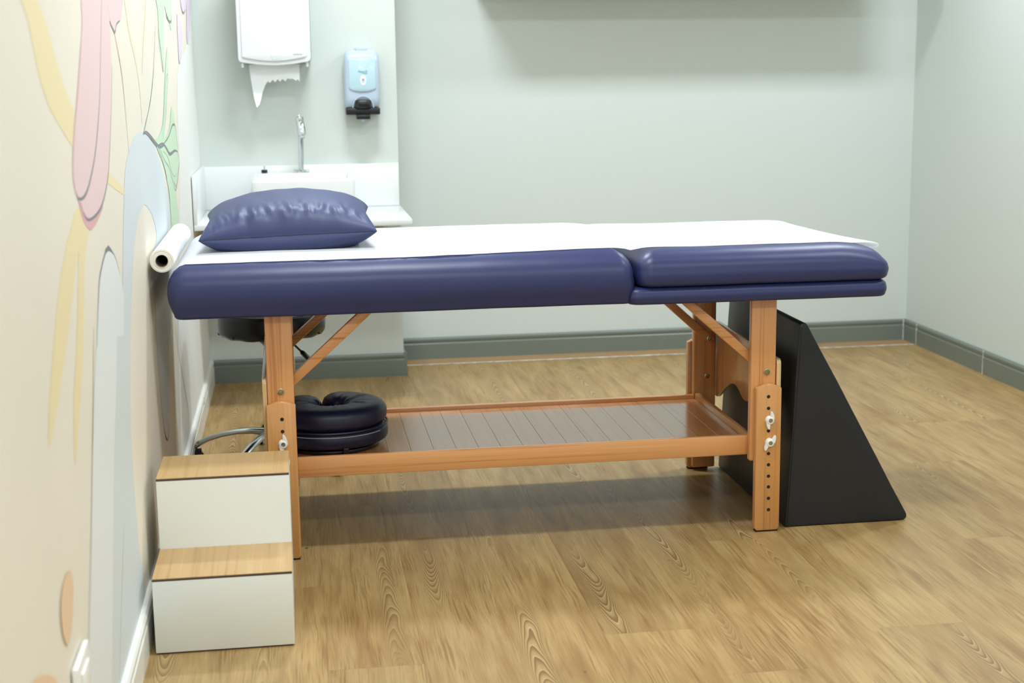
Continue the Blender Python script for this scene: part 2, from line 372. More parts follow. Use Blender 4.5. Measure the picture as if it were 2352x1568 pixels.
MURAL = [('wallw', -1, [(6.131, 2.4), (6.131, 1.678), (6.019, 1.571), (5.885, 1.466), (5.764, 1.406), (5.568, 1.365), (5.371, 1.337), (5.229, 1.313), (5.152, 1.277), (5.064, 1.169), (5.047, 1.093), (5.029, 1.016), (4.974, 0.914), (4.904, 0.819), (4.788, 0.689), (4.661, 0.567), (4.557, 0.438), (4.514, 0.317), (4.473, 0.188), (4.468, 0.106), (4.455, 0.04), (4.455, 0.1), (6.14, 0.1), (6.14, 2.4)]),
    ('yellow', 0, [(2.224, 1.389), (2.269, 1.366), (2.307, 1.321), (2.347, 1.276), (2.413, 1.234), (2.512, 1.199), (2.633, 1.161), (2.719, 1.141), (2.883, 1.102), (3.073, 1.067), (3.357, 1.019), (3.381, 1.03), (3.225, 1.061), (3.086, 1.094), (2.843, 1.15), (2.686, 1.216), (2.59, 1.263), (2.515, 1.311), (2.456, 1.355), (2.379, 1.396), (2.347, 1.414), (2.205, 1.406)]),
    ('yellow', 0, [(2.65, 1.053), (2.558, 1.029), (2.465, 0.991), (2.386, 0.947), (2.295, 0.868), (2.249, 0.824), (2.21, 0.778), (2.198, 0.736), (2.27, 0.764), (2.344, 0.804), (2.415, 0.845), (2.536, 0.926), (2.596, 0.964), (2.619, 0.976), (2.586, 0.918), (2.525, 0.825), (2.469, 0.766), (2.434, 0.698), (2.43, 0.646), (2.496, 0.702), (2.603, 0.81), (2.685, 0.944), (2.761, 0.996), (2.791, 1.014)]),
    ('palegold', 0.03, [(3.605, 1.475), (3.678, 1.391), (3.795, 1.324), (3.859, 1.247), (3.863, 1.158)]),
    ('palegold', 0.03, [(4.196, 1.507), (4.086, 1.409), (4.001, 1.338), (3.94, 1.286)]),
    ('blue', -1, [(3.286, 0.916), (3.337, 0.984), (3.394, 1.054), (3.448, 1.086), (3.53, 1.112), (3.632, 1.134), (3.797, 1.142), (3.965, 1.13), (4.135, 1.094), (4.307, 1.036), (4.453, 0.968), (4.535, 0.908), (4.617, 0.805), (4.666, 0.723), (4.565, 0.632), (4.375, 0.559), (4.227, 0.486), (4.178, 0.392), (4.124, 0.314), (4.026, 0.283), (3.983, 0.329), (3.942, 0.407), (3.911, 0.517), (3.907, 0.614), (3.932, 0.693), (3.985, 0.776), (3.965, 0.826), (4.033, 0.83), (4.079, 0.849), (4.047, 0.883), (3.972, 0.92), (3.855, 0.951), (3.79, 0.959), (3.695, 0.952), (3.621, 0.937), (3.516, 0.889), (3.432, 0.822), (3.365, 0.755), (3.307, 0.679), (3.247, 0.574), (3.218, 0.515), (3.215, 0.387), (3.232, 0.25), (3.306, 0.099), (3.333, 0.065), (3.194, -0.084), (2.721, 0.122), (2.896, 0.378), (3.06, 0.568), (3.15, 0.708)]),
    ('pale', -1, [(3.032, 0.94), (2.965, 0.93), (2.905, 0.916), (2.862, 0.898), (2.812, 0.843), (2.761, 0.781), (2.703, 0.716), (2.664, 0.662), (2.565, 0.525), (2.472, 0.394), (2.387, 0.268), (2.691, 0.135), (2.826, 0.263), (2.941, 0.387), (3.048, 0.523), (3.181, 0.702), (3.242, 0.813), (3.216, 0.851), (3.155, 0.893), (3.101, 0.918)]),
    ('paleblue', -1, [(2.902, 0.522), (3.004, 0.639), (3.079, 0.748), (3.261, 0.716), (3.174, 0.398), (3.104, 0.316), (2.995, 0.358), (2.892, 0.24), (2.773, 0.097), (2.67, 0.142), (2.804, 0.366)]),
    ('line', 0.0037, [(3.002, 0.363), (2.967, 0.331), (2.903, 0.26), (2.839, 0.188), (2.77, 0.098)]),
    ('tan', 0.0062, [(2.748, 0.824), (2.682, 0.71), (2.593, 0.563), (2.506, 0.424), (2.397, 0.261)]),
    ('line', 0.0074, [(2.772, 0.779), (2.818, 0.842), (2.862, 0.891), (2.908, 0.913), (2.965, 0.93), (3.032, 0.94)]),
    ('line', -1, [(2.95, 0.928), (2.985, 0.941), (3.034, 0.943), (3.076, 0.93), (3.114, 0.913), (3.073, 0.924), (3.028, 0.932), (2.988, 0.932)]),
    ('line', 0.0025, [(3.092, 0.924), (3.14, 0.902), (3.199, 0.859)]),
    ('pink', 0, [(2.91, 1.446), (2.857, 1.379), (2.82, 1.338), (2.728, 1.247), (2.656, 1.183), (2.615, 1.123), (2.625, 1.088), (2.66, 1.064), (2.703, 1.034), (2.786, 1.01), (2.877, 1.012), (2.979, 1.026), (3.08, 1.067), (3.145, 1.127), (3.215, 1.207), (3.276, 1.3), (3.29, 1.38), (3.309, 1.469)]),
    ('pinkd', 0.022, [(2.663, 1.07), (2.704, 1.036), (2.781, 1.012), (2.87, 1.012), (2.987, 1.027)]),
    ('pinkd', 0.01, [(2.835, 1.346), (2.736, 1.247), (2.664, 1.182), (2.623, 1.123), (2.631, 1.088)]),
    ('line', 0.0081, [(3.181, 1.448), (3.083, 1.299), (3.026, 1.221), (2.927, 1.138), (2.818, 1.086), (2.735, 1.066), (2.662, 1.068), (2.642, 1.082)]),
    ('line', 0.0068, [(3.284, 1.3), (3.219, 1.207), (3.149, 1.127), (3.092, 1.075), (2.999, 1.037), (2.908, 1.021), (2.779, 1.019), (2.715, 1.035), (2.686, 1.06)]),
    ('pink', 0, [(3.284, 1.458), (3.303, 1.396), (3.373, 1.375), (3.422, 1.396), (3.497, 1.404), (3.548, 1.432), (3.576, 1.474)]),
    ('line', 0.0062, [(3.282, 1.396), (3.336, 1.383), (3.377, 1.375), (3.416, 1.393), (3.488, 1.404)]),
    ('linepink', 0.0062, [(3.361, 1.377), (3.415, 1.335), (3.465, 1.281), (3.49, 1.21), (3.515, 1.103)]),
    ('green', 0, [(4.472, 1.514), (4.511, 1.463), (4.496, 1.408), (4.548, 1.342), (4.584, 1.296), (4.622, 1.319), (4.679, 1.413), (4.742, 1.481), (4.756, 1.529)]),
    ('green', 0, [(4.727, 1.527), (4.783, 1.483), (4.886, 1.458), (4.975, 1.424), (5.018, 1.448), (5.023, 1.483), (5.073, 1.545)]),
    ('lineg', 0.005, [(4.471, 1.505), (4.458, 1.43), (4.498, 1.364), (4.58, 1.29), (4.659, 1.366)]),
    ('line', 0.0087, [(4.79, 1.493), (4.827, 1.461), (4.961, 1.45), (5.019, 1.468), (5.038, 1.514)]),
    ('green', 0, [(4.782, 1.369), (4.69, 1.32), (4.594, 1.245), (4.473, 1.146), (4.291, 1.108), (4.166, 1.105), (4.244, 1.075), (4.393, 1.027), (4.509, 0.969), (4.566, 0.908), (4.577, 0.812), (4.866, 0.792), (4.868, 0.822), (4.847, 0.86), (4.806, 0.913), (4.762, 0.951), (4.829, 0.927), (4.948, 0.969), (5.02, 1.0), (4.985, 1.038), (4.974, 1.08), (4.893, 1.153), (4.816, 1.18), (4.719, 1.129), (4.582, 1.101), (4.496, 1.1), (4.607, 1.18), (4.734, 1.263), (4.779, 1.321)]),
    ('lineg', 0.0043, [(4.466, 1.505), (4.382, 1.405), (4.287, 1.317), (4.158, 1.232), (3.994, 1.169), (3.881, 1.135)]),
    ('lineg', 0.0043, [(4.293, 1.304), (4.129, 1.216), (3.964, 1.162), (3.872, 1.134)]),
    ('lineg', 0.0056, [(4.437, 1.093), (4.577, 1.152), (4.666, 1.216), (4.74, 1.273), (4.711, 1.282), (4.646, 1.254), (4.545, 1.172), (4.417, 1.103)]),
    ('line', 0.0124, [(3.872, 1.134), (3.947, 1.134), (4.059, 1.118), (4.184, 1.096), (4.322, 1.078), (4.481, 1.077)]),
    ('line', 0.0112, [(4.275, 1.085), (4.43, 1.082), (4.554, 1.06), (4.658, 1.04), (4.846, 1.041), (4.973, 1.031)]),
    ('line', 0.0068, [(4.428, 1.08), (4.635, 1.094), (4.808, 1.123), (4.93, 1.112), (4.978, 1.039)]),
    ('lineg', 0.0074, [(4.297, 1.079), (4.451, 1.033), (4.6, 1.001), (4.717, 0.95), (4.808, 0.916), (4.94, 0.959), (5.026, 1.0), (4.94, 1.033)]),
    ('lineg', 0.0062, [(4.25, 1.084), (4.396, 1.032), (4.496, 0.975), (4.546, 0.905), (4.599, 0.81)]),
    ('lineg', 0.0037, [(4.417, 1.062), (4.566, 1.036), (4.681, 0.986), (4.789, 0.962), (4.879, 0.968)]),
    ('purple', 0, [(5.268, 1.485), (5.247, 1.398), (5.264, 1.322), (5.38, 1.358), (5.476, 1.414), (5.439, 1.456), (5.351, 1.48)]),
    ('lineg', 0.005, [(5.269, 1.487), (5.233, 1.408), (5.263, 1.32), (5.399, 1.363)]),
    ('purple', 0, [(5.491, 1.567), (5.5, 1.519), (5.599, 1.503), (5.729, 1.523), (5.81, 1.584)]),
    ('line', 0.0074, [(5.489, 1.523), (5.583, 1.503), (5.711, 1.521)]),
    ('purple', 0, [(5.837, 1.585), (5.754, 1.489), (5.708, 1.419), (5.757, 1.394), (5.84, 1.422), (5.981, 1.509), (6.109, 1.599)]),
    ('lineg', 0.005, [(4.489, 0.547), (4.53, 0.493), (4.571, 0.436), (4.664, 0.34), (4.815, 0.204), (4.831, 0.163), (4.829, 0.099), (4.933, 0.069)]),
    ('tan', 0.0031, [(4.182, 0.641), (4.208, 0.579), (4.227, 0.489), (4.195, 0.407), (4.128, 0.32)]),
    ('tan', 0.0031, [(4.306, 0.578), (4.329, 0.484), (4.317, 0.393), (4.312, 0.322), (4.238, 0.191)]),
    ('line', 0.005, [(3.943, 0.383), (3.971, 0.329), (4.027, 0.288), (4.075, 0.283), (4.122, 0.312)]),
    ('orange', 0, [(2.285, 0.512), (2.316, 0.483), (2.299, 0.447), (2.266, 0.418), (2.22, 0.413), (2.186, 0.449), (2.188, 0.489), (2.225, 0.512)]),
    ('orange', 0, [(1.935, 0.474), (1.976, 0.465), (2.026, 0.447), (2.076, 0.423), (2.113, 0.397), (2.107, 0.374), (1.926, 0.454)])]
mats = ['cream'] + ['p_'+k for k in dict.fromkeys(k for k, *_ in MURAL)]
bm = B(); box(bm, XL-.15, XL, YF, YB, 0, ZC)
def paint(bm, pts, z, mi):
    """one painted shape of the mural: a film lying on the wall surface"""
    t = bmesh.new(); vs = [t.verts.new((XL+z, y, h)) for y, h in pts]
    es = [t.edges.new((vs[i], vs[(i+1) % len(vs)])) for i in range(len(vs))]
    bmesh.ops.triangle_fill(t, use_beauty=True, edges=es)
    bmesh.ops.recalc_face_normals(t, faces=t.faces[:])
    for f in t.faces:
        if f.normal.x < 0: f.normal_flip()
    merge(bm, t, mi)
def smooth_poly(pts, closed=True, n=6):
    out = []; L = len(pts)
    rng = range(L) if closed else range(L-1)
    for i in rng:
        p0, p1, p2, p3 = (pts[(i-1) % L], pts[i], pts[(i+1) % L], pts[(i+2) % L]) if closed else (pts[max(i-1, 0)], pts[i], pts[i+1], pts[min(i+2, L-1)])
        for k in range(n):
            t = k/n
            out.append(tuple(.5*((2*p1[a])+(-p0[a]+p2[a])*t+(2*p0[a]-5*p1[a]+4*p2[a]-p3[a])*t*t+(-p0[a]+3*p1[a]-3*p2[a]+p3[a])*t**3) for a in (0, 1)))
    if not closed: out.append(pts[-1])
    return out
def stroke(pts, w):
    """a painted line of width w tapering to both ends, as a closed outline"""
    P = smooth_poly(pts, False, 5); L, R = [], []; n = len(P)
    for i, p in enumerate(P):
        a, b = P[max(i-1, 0)], P[min(i+1, n-1)]; d = Vector((b[0]-a[0], b[1]-a[1])); d.normalize()
        k = w/2*(.35+.65*math.sin(PI*(i/(n-1))))
        L.append((p[0]-d.y*k, p[1]+d.x*k)); R.append((p[0]+d.y*k, p[1]-d.x*k))
    return L+R[::-1]
for i, (k, w, pts) in enumerate(MURAL):
    z = .0003+.00003*i
    mi = mats.index('p_'+k)
    paint(bm, stroke(pts, w) if w > 0 else (smooth_poly(pts) if w == 0 else pts), z, mi)
struct('wall_left', bm, mats, 'cream left wall painted with a pastel mural of petals and leaves', 'wall', smooth=False)

def skirting(name, path_axis, a, b, face, sgn, h, mats, joints=(), label=None, t=.015):
    """profiled skirting: face is the wall plane, sgn the side it stands out to"""
    pr = [(0, 0), (t, 0), (t, h*.70), (t-.003, h*.74), (t-.003, h*.80), (t, h*.84), (t, h*.93), (t-.004, h), (0, h)]
    bm = B()
    P = [(face+sgn*d, z) for d, z in pr]
    prism(bm, P, path_axis, a, b)
    for j in joints:
        if path_axis == 0: box(bm, j-.002, j+.002, min(face, face+sgn*(t+.0008)), max(face, face+sgn*(t+.0008)), 0, h*.995, mi=1)
        else: box(bm, min(face, face+sgn*(t+.0008)), max(face, face+sgn*(t+.0008)), j-.002, j+.002, 0, h*.995, mi=1)
    return struct(name, bm, mats, label, 'baseboard', angle=20)
skirting('baseboard_back', 0, XSE, XR-.0155, YB, -1, .099, ['base_grey', 'caulk'], (XR-.018,), 'dark grey baseboard along the back wall')
skirting('baseboard_right', 1, YF, YB, XR, -1, .099, ['base_grey', 'caulk'], (6.33, 5.66, 4.99, 4.32), 'dark grey baseboard along the right wall')
skirting('baseboard_sink', 0, XL+.015, XSE+.0125, YS, -1, .099, ['base_grey', 'caulk'], (), 'dark grey baseboard under the sink')
bm = B(); prism(bm, [(XSE, 0), (XSE+.0125, 0), (XSE+.0125, .092), (XSE+.009, .099), (XSE, .099)], 1, YS-.0148, YB-.0155)
struct('baseboard_sink_return', bm, 'base_grey', 'short grey baseboard turning the end of the sink wall', 'baseboard', angle=20)
skirting('baseboard_left', 1, YF, YS-.0005, XL, 1, .099, ['base_white', 'caulk'], (5.42,), 'white baseboard below the mural wall')
# the worn strip of flooring along the back wall with its ragged joint
bm = B(); box(bm, XSE+.0126, XR-.0155, 6.352, YB-.0155, 0, .0012); struct('trim_1', bm, 'floor_strip', 'narrow brown floor strip below the back baseboard', 'floor strip', smooth=False)
bm = B()
pts = [(x, 6.345+.004*noise.noise((x*9, 0, 0))+.003*noise.noise((x*37, 3, 0)), .0016) for x in [XSE+.015+(XR-.02-XSE-.015)*k/160 for k in range(161)]]
tube(bm, pts, [.0035+.004*abs(noise.noise((k*.21, 7, 0))) for k in range(161)], 6, flat=.35, up=Vector((0, 0, 1)))
struct('trim_2', bm, 'caulk', 'ragged pale caulk line across the floor by the back wall', 'caulk line')

# wall cabinet that throws the shadow on the back wall
t = thing('wall_cabinet', (1.69, 6.485, 1.646), 'grey white wall cabinet hung high on the back wall', 'cabinet')
bm = B(); box(bm, .80, 2.58, YB-.38, YB, 1.646, 2.35, .002); obj('body', bm, 'disp_white', t)
for k in range(4):
    bm = B(); box(bm, .803+k*.445, .803+k*.445+.438, YB-.40, YB-.3802, 1.65, 2.346, .002); d = obj('door', bm, 'disp_white', t)
    bm = B(); xh = .803+k*.445+(.40 if k % 2 == 0 else .03); box(bm, xh, xh+.012, YB-.415, YB-.4, 1.75, 1.87, .003); obj('handle', bm, 'steel', d)

# ------------------------------------------------------------------ socket plate, low on the mural wall
t = thing('wall_socket', (XL, 2.3, .30), 'white wall socket low on the mural wall at the picture\'s left edge', 'socket')
bm = B(); box(bm, XL+.002, XL+.012, 2.235, 2.365, .25, .365, .003); obj('plate', bm, 'white_plastic', t)
bm = B(); box(bm, XL+.012, XL+.016, 2.265, 2.335, .27, .345, .0015); obj('insert', bm, 'white_plastic', t)

# ------------------------------------------------------------------ sink corner
yc0 = 5.525
t = thing('vanity_counter', (.03, 5.83, .709), 'white stone vanity counter with backsplash in the left corner', 'counter')
bm = B(); box(bm, XL+.0035, XSE+.002, yc0, YS, .709, .731, .0015); obj('worktop', bm, 'counter', t)
bm = B(); box(bm, XL+.016, XSE-.002, YS-.016, YS-.0005, .7315, .908, .0015); obj('backsplash', bm, 'counter', t)
bm = B(); box(bm, XL+.0035, XL+.0165, yc0+.001, YS-.0005, .7315, .912, .0015); obj('side_splash', bm, 'counter', t)
for xa in (-.30, .34):
    bm = B(); box(bm, xa, xa+.02, yc0+.2, YS, .64, .709, .002); obj('bracket', bm, 'base_white', t)

t = thing('wash_basin', (.035, 5.86, .7315), 'white rectangular vessel basin standing on the vanity counter', 'basin')
bm = B()
L = []
def sec(ix, z, r): return [(x, y, z) for x, y in rrect(-.160+ix, .231-ix, 5.64+ix, 6.115-ix, r, 6, 1, 1)]
for ix, z, r in ((.014, .7317, .03), (.008, .735, .03), (.002, .80, .025), (0, .872, .022), (.002, .880, .022), (.006, .8835, .02)): L.append(sec(ix, z, r))
# rim then bowl (the deck at the back is wider)
for z, fx, r in ((.8835, .012, .02), (.880, .016, .02), (.82, .022, .03), (.775, .05, .05), (.765, .09, .05)):
    L.append([(x, y, z) for x, y in rrect(-.160+fx, .231-fx, 5.64+fx, 5.985-max(0, fx-.012), r, 6, 1, 1)])
loft(bm, L); obj('bowl', bm, 'ceramic', t, angle=50)
bm = B(); lathe(bm, (.035, 5.82, .7655), (0, 0, 1), [(0, .0), (.02, .0), (.021, .002), (.012, .003), (0, .003)], 20); obj('drain', bm, 'chrome', t)

t = thing('basin_tap', (.032, 6.055, .8837), 'tall chrome push tap on the back of the white basin', 'tap')
bm = B(); lathe(bm, (.032, 6.055, .8837), (0, 0, 1), [(0, 0), (.021, 0), (.021, .006), (.017, .010), (.010, .012), (0, .012)], 28)
tube(bm, [(.0, 6.05, .889), (.014, 6.053, .889)], .006, 10); tube(bm, [(.05, 6.053, .889), (.064, 6.05, .889)], .006, 10); obj('base', bm, 'chrome', t)
bm = B()
pp = [(.031, 6.055, .893), (.0325, 6.055, .95), (.034, 6.055, 1.01), (.0345, 6.053, 1.03), (.035, 6.047, 1.043), (.0355, 6.037, 1.051), (.036, 6.020, 1.054), (.036, 6.008, 1.055)]
tube(bm, pp, .0112, 18); obj('spout_pipe', bm, 'chrome', t, angle=60)
bm = B(); ax = Vector((-.011, .012, .085)); lathe(bm, (.041, 6.0, 1.024), ax, [(0, 0), (.010, 0), (.0105, .010), (.0165, .011), (.0170, .014), (.0170, .064), (.0163, .065), (.0170, .066), (.0168, .083), (.013, .086), (0, .086)], 32); obj('head', bm, 'chrome', t)
bm = B(); p = Vector((.041, 6.0, 1.024))+ax.normalized()*.087; lathe(bm, p-ax.normalized()*.002, ax, [(0, 0), (.004, 0), (.0045, .004), (.003, .009), (0, .010)], 14); obj('push_button', bm, 'chrome', t)
bm = B(); lathe(bm, (.0411, 5.9999, 1.0237), ax, [(0, -.0004), (.0075, -.0004), (.0075, .001), (0, .001)], 20); obj('aerator', bm, 'teal_ink', t)

t = thing('basin_stopper', (-.118, 6.06, .8838), 'small black basin stopper with clear knob on the basin edge', 'stopper')
bm = B(); lathe(bm, (-.118, 6.06, .8838), (0, 0, 1), [(0, 0), (.0115, 0), (.0125, .002), (.0125, .011), (.011, .013), (0, .013)], 24); obj('plug', bm, 'plastic_black', t)
bm = B(); lathe(bm, (-.118, 6.06, .8968), (0, 0, 1), [(0, 0), (.004, 0), (.003, .006), (.0045, .012), (.003, .015), (0, .015)], 16); obj('knob', bm, 'chrome', t)

# paper towel dispenser
t = thing('paper_towel_dispenser', (-.06, YS, 1.31), 'white paper towel dispenser on the wall above the basin', 'dispenser')
def shield(x0, x1, zt, zb, sag, r):
    pts = [(x0, zt), (x1, zt)]
    for k in range(5):
        a = PI/2*k/4; pts.append((x1-r+r*math.cos(a), zb+r+sag*.25-r*math.sin(a)))
    for k in range(1, 8):
        s = k/8; pts.append((x1-r+(x0-x1+2*r)*s, zb+sag*.25-sag*math.sin(PI*s)))
    for k in range(5):
        a = PI/2*k/4; pts.append((x0+r-r*math.sin(a), zb+r+sag*.25-r*math.cos(a)))
    return pts
bm = B(); prism(bm, shield(-.202, .088, 1.74, 1.322, .010, .016), 1, 5.995, YS-.0005, .004); obj('back_housing', bm, 'disp_grey', t)
bm = B(); prism(bm, shield(-.199, .085, 1.738, 1.322, .012, .016), 1, 5.945, 5.995, .008, 3); c = obj('cover', bm, 'disp_white', t)
bm = B(); prism(bm, shield(-.183, .069, 1.726, 1.340, .014, .010), 1, 5.9385, 5.9455, .0065, 3); obj('front_panel', bm, 'disp_white', c)
bm = B(); P = [(-.072, 1.352), (-.026, 1.352), (-.030, 1.345), (-.032, 1.334), (-.066, 1.334), (-.068, 1.345)]
prism(bm, P, 1, 5.9376, 5.939, .0006, 1); obj('latch', bm, 'fine_line', c)
bm = B(); box(bm, .016, .052, 5.9379, 5.9387, 1.3535, 1.3555); box(bm, .018, .05, 5.9379, 5.9387, 1.357, 1.3575); obj('maker_mark', bm, 'ink', c)
for s in (-.188, .066):
    bm = B(); box(bm, s, s+.010, 5.955, 6.05, 1.306, 1.325, .002); obj('side_lug', bm, 'disp_white', t)
bm = B(); box(bm, -.17, .06, 6.0, 6.09, 1.318, 1.326); obj('outlet_slot', bm, 'disp_grey', t)
TOWEL = [(-0.159, 1.322), (-0.159, 1.298), (-0.155, 1.26), (-0.15, 1.219), (-0.143, 1.178), (-0.136, 1.148), (-0.125, 1.16), (-0.117, 1.184), (-0.109, 1.212), (-0.099, 1.237), (-0.088, 1.251), (-0.08, 1.245), (-0.069, 1.257), (-0.059, 1.247), (-0.048, 1.259), (-0.04, 1.248), (-0.031, 1.26), (-0.018, 1.251), (-0.01, 1.262), (0.003, 1.259), (0.01, 1.261), (0.024, 1.252), (0.031, 1.258), (0.039, 1.249), (0.039, 1.32)]
bm = B(); tb = bmesh.new()
prism(bm, TOWEL, 1, 6.0195, 6.0203)
bmesh.ops.triangulate(bm, faces=[f for f in bm.faces if len(f.verts) > 4])
bmesh.ops.subdivide_edges(bm, edges=[e for e in bm.edges if e.calc_length() > .03], cuts=3, use_grid_fill=True)
for v in bm.verts:
    d = max(0, 1.315-v.co.z); v.co.y += -.25*d*d + .006*math.sin((v.co.x+.16)*26)*min(1, d*16)
tag(obj('paper_towel', bm, 'paper', origin=(-.06, 6.02, 1.16), angle=60), 'torn white paper towel hanging from the towel dispenser', 'paper towel')

# soap dispenser
t = thing('soap_dispenser', (.29, YS, 1.12), 'translucent blue soap dispenser with black push bar, right of the towel dispenser', 'soap dispenser')
def soap(ix, iy, z, r): return [(x, y, z) for x, y in rrect(.218+ix, .362-ix, 6.048+iy, YS+.0, r, 8, 1, 1)]
bm = B(); L = []
for ix, iy, z in ((.006, .010, 1.1405), (.003, .005, 1.146), (.001, .002, 1.18), (0, 0, 1.24), (0, .001, 1.32), (.002, .006, 1.345), (.007, .014, 1.360), (.016, .026, 1.369), (.03, .04, 1.373)): L.append(soap(ix, iy, z, .024))
loft(bm, L); obj('shell', bm, 'soap_shell', t, angle=60)
bm = B(); prism(bm, [(.236+.0, 1.335), (.346, 1.335)] + [(.291+.055*math.cos(a), 1.222-.018*math.sin(a)) for a in [PI*k/12 for k in range(13)]], 1, 6.0435, 6.052, .003, 2); obj('reservoir_window', bm, 'soap_teal', t, angle=50)
bm = B(); box(bm, .268, .316, 6.075, YS-.001, 1.368, 1.380, .003); obj('top_latch', bm, 'soap_shell', t)
bm = B(); box(bm, .221, .359, 6.036, YS-.001, 1.112, 1.139, .004, 3); obj('push_bar', bm, 'plastic_black', t)
bm = B()
L = [[(x, y, z) for x, y in rrect(.257+i, .324-i, 6.018+i, 6.06, .02, 8, 1, 1)] for i, z in ((.006, 1.136), (0, 1.142), (0, 1.166), (.003, 1.171), (.010, 1.173))]
loft(bm, L); obj('push_button', bm, 'plastic_black', t, angle=50)
bm = B(); tube(bm, [(.291+.042*math.cos(a), 6.0445, 1.140+.046*math.sin(a)) for a in [PI*k/16 for k in range(17)]], .0025, 8); obj('button_surround', bm, 'soap_shell', t)
bm = B(); box(bm, .262, .318, 6.026, 6.09, 1.094, 1.1125, .003); obj('pump', bm, 'plastic_black', t)
bm = B(); lathe(bm, (.288, 6.045, 1.094), (0, 0, -1), [(.010, -.001), (.010, .002), (.005, .004), (.004, .010), (0, .010)], 16); obj('nozzle', bm, 'soap_teal', t)
bm = B(); lathe(bm, (0, 0, 0), (0, 1, 0), [(0, -.0005), (.5, -.0005), (.5, .0005), (0, .0005)], 32)
for v in bm.verts: v.co = Vector((.294+v.co.x*.023, 6.0428+v.co.y*1, 1.251+v.co.z*.041))
lab = obj('oval_label', bm, 'label_white', t)
bm = B(); box(bm, .288, .300, 6.0419, 6.0424, 1.246, 1.258); box(bm, .289, .299, 6.0419, 6.0424, 1.240, 1.2435); obj('label_print', bm, 'label_blue', lab)
mt = Matrix.Translation((.292, 6.0432, 1.281)) @ Matrix.Rotation(PI/2, 4, 'X')
bm = B(); text_into(bm, 'PaperX', .0125, mt, shear=.25); box(bm, .292, .312, 6.0428, 6.0436, 1.2760, 1.2785); obj('brand_print', bm, 'teal_ink', t)

# ------------------------------------------------------------------ massage table
tb = thing('massage_table', (.63, 4.11, 0), 'navy padded massage table on a pine frame with lifted back section', 'massage table')
F0, F1, F2, F3 = 3.780, 3.803, 3.827, 3.845      # front: lower leg face | upper leg face | rail face | rail back
K0, K1, K2, K3 = 4.478, 4.455, 4.431, 4.413      # same at the back
def arch_top(x0, x1, z, rise):
    return [(x1+(x0-x1)*k/10, z+rise*math.sin(PI*k/10)) for k in range(11)]
def upper_leg(x0, x1, ya, yb, z0, mat='pine_z'):
    bm = B(); box(bm, x0, x1, ya, yb, z0, .662, .005, 3); return obj('leg', bm, mat, tb)
def leg_lower(x0, x1, ya, yb, top, parent, holes, hx, face):
    bm = B(); P = [(x0+.006, .004), (x1-.006, .004), (x1, .012), (x1, top)] + arch_top(x0, x1, top-.002, .013)[1:-1] + [(x0, top), (x0, .012)]
    prism(bm, P, 1, ya, yb, .003, 2)
    box(bm, x0+.004, x1-.004, ya+.002, yb-.002, 0, .0045, mi=1)
    for z in holes:
        lathe(bm, (hx(z), face, z), (0, -1, 0), [(0, .0006), (.0048, .0006), (.0048, -.001), (0, -.001)], 14, mi=1)
    return obj('leg_extension', bm, ['pine_z2', 'dark'], parent)
def bolt(p, parent, sgn=-1, r=.0095):
    bm = B(); lathe(bm, p, (0, sgn, 0), [(0, 0), (r, 0), (r, .0022), (r*.72, .0030), (r*.68, .0016), (0, .0016)], 24, mi=0)
    lathe(bm, p, (0, sgn, 0), [(0, .0017), (r*.66, .0017), (r*.6, .0028), (r*.3, .003), (r*.25, .0018), (0, .0018)], 20, mi=1)
    return obj('bolt', bm, ['steel', 'brass'], parent)
def wing_nut(p, parent, ang):
    bm = B(); lathe(bm, p, (0, -1, 0), [(0, 0), (.0125, 0), (.012, .008), (.009, .012), (.0062, .0125), (.0062, .009), (0, .009)], 24)
    c, s = math.cos(ang), math.sin(ang)
    for sg in (1, -1):
        t2 = bmesh.new()
        pts = [(.0005*sg, .0105*sg), (.0125*sg, .001*sg), (.0112*sg, .0150*sg), (.0075*sg, .0245*sg), (.0035*sg, .0255*sg)]
        vs = [[t2.verts.new((p[0]+a*c-b*s, p[1]-d, p[2]+a*s+b*c)) for a, b in pts] for d in (.0015, .0105)]
        t2.faces.new(vs[0]); t2.faces.new(vs[1][::-1])
        for i in range(5): t2.faces.new((vs[0][i], vs[1][i], vs[1][(i+1) % 5], vs[0][(i+1) % 5]))
        bmesh.ops.recalc_face_normals(t2, faces=t2.faces[:]); bmesh.ops.bevel(t2, geom=t2.edges[:], offset=.0012, segments=2, affect='EDGES')
        merge(bm, t2)
    w = obj('wing_nut', bm, 'white_plastic', parent)
    bm = B(); lathe(bm, (p[0], p[1]-.0095, p[2]), (0, -1, 0), [(0, 0), (.0050, 0), (.0050, .002), (.0025, .002), (.002, .001), (0, .001)], 16); obj('screw', bm, 'steel', w)
    return w
HZ = [.388, .355, .291, .226, .194, .161, .130, .097, .064]
# right front
lg = upper_leg(1.226, 1.298, F1, F2, .200)
ex = leg_lower(1.2365, 1.3085, F0, F1, .412, lg, HZ, lambda z: 1.2775-.018*z+.0, F0)
bolt((1.2715, F1, .453), lg)
wing_nut((1.2745, F0, .322), ex, math.radians(4)); wing_nut((1.2755, F0, .258), ex, math.radians(-22))
# left front
lg = upper_leg(-.092, -.0215, F1, F2, .200)
ex = leg_lower(-.096, -.0195, F0, F1, .424, lg, HZ, lambda z: -.056-.0*z, F0)
bolt((-.0565, F1, .457), lg)
wing_nut((-.0555, F0, .322), ex, math.radians(10)); wing_nut((-.0555, F0, .258), ex, math.radians(-20))
# right back
lg = upper_leg(1.238, 1.312, K2, K1, .010)
leg_lower(1.226, 1.300, K1, K0, .420, lg, HZ, lambda z: 1.263, K0+.0006)
bolt((1.283, K2, .312), lg, r=.008)
# left back
lg = upper_leg(-.092, -.0215, K2, K1, .010)
leg_lower(-.096, -.0195, K1, K0, .420, lg, HZ, lambda z: -.056, K0+.0006)
bolt((-.056, K2, .312), lg, r=.008)

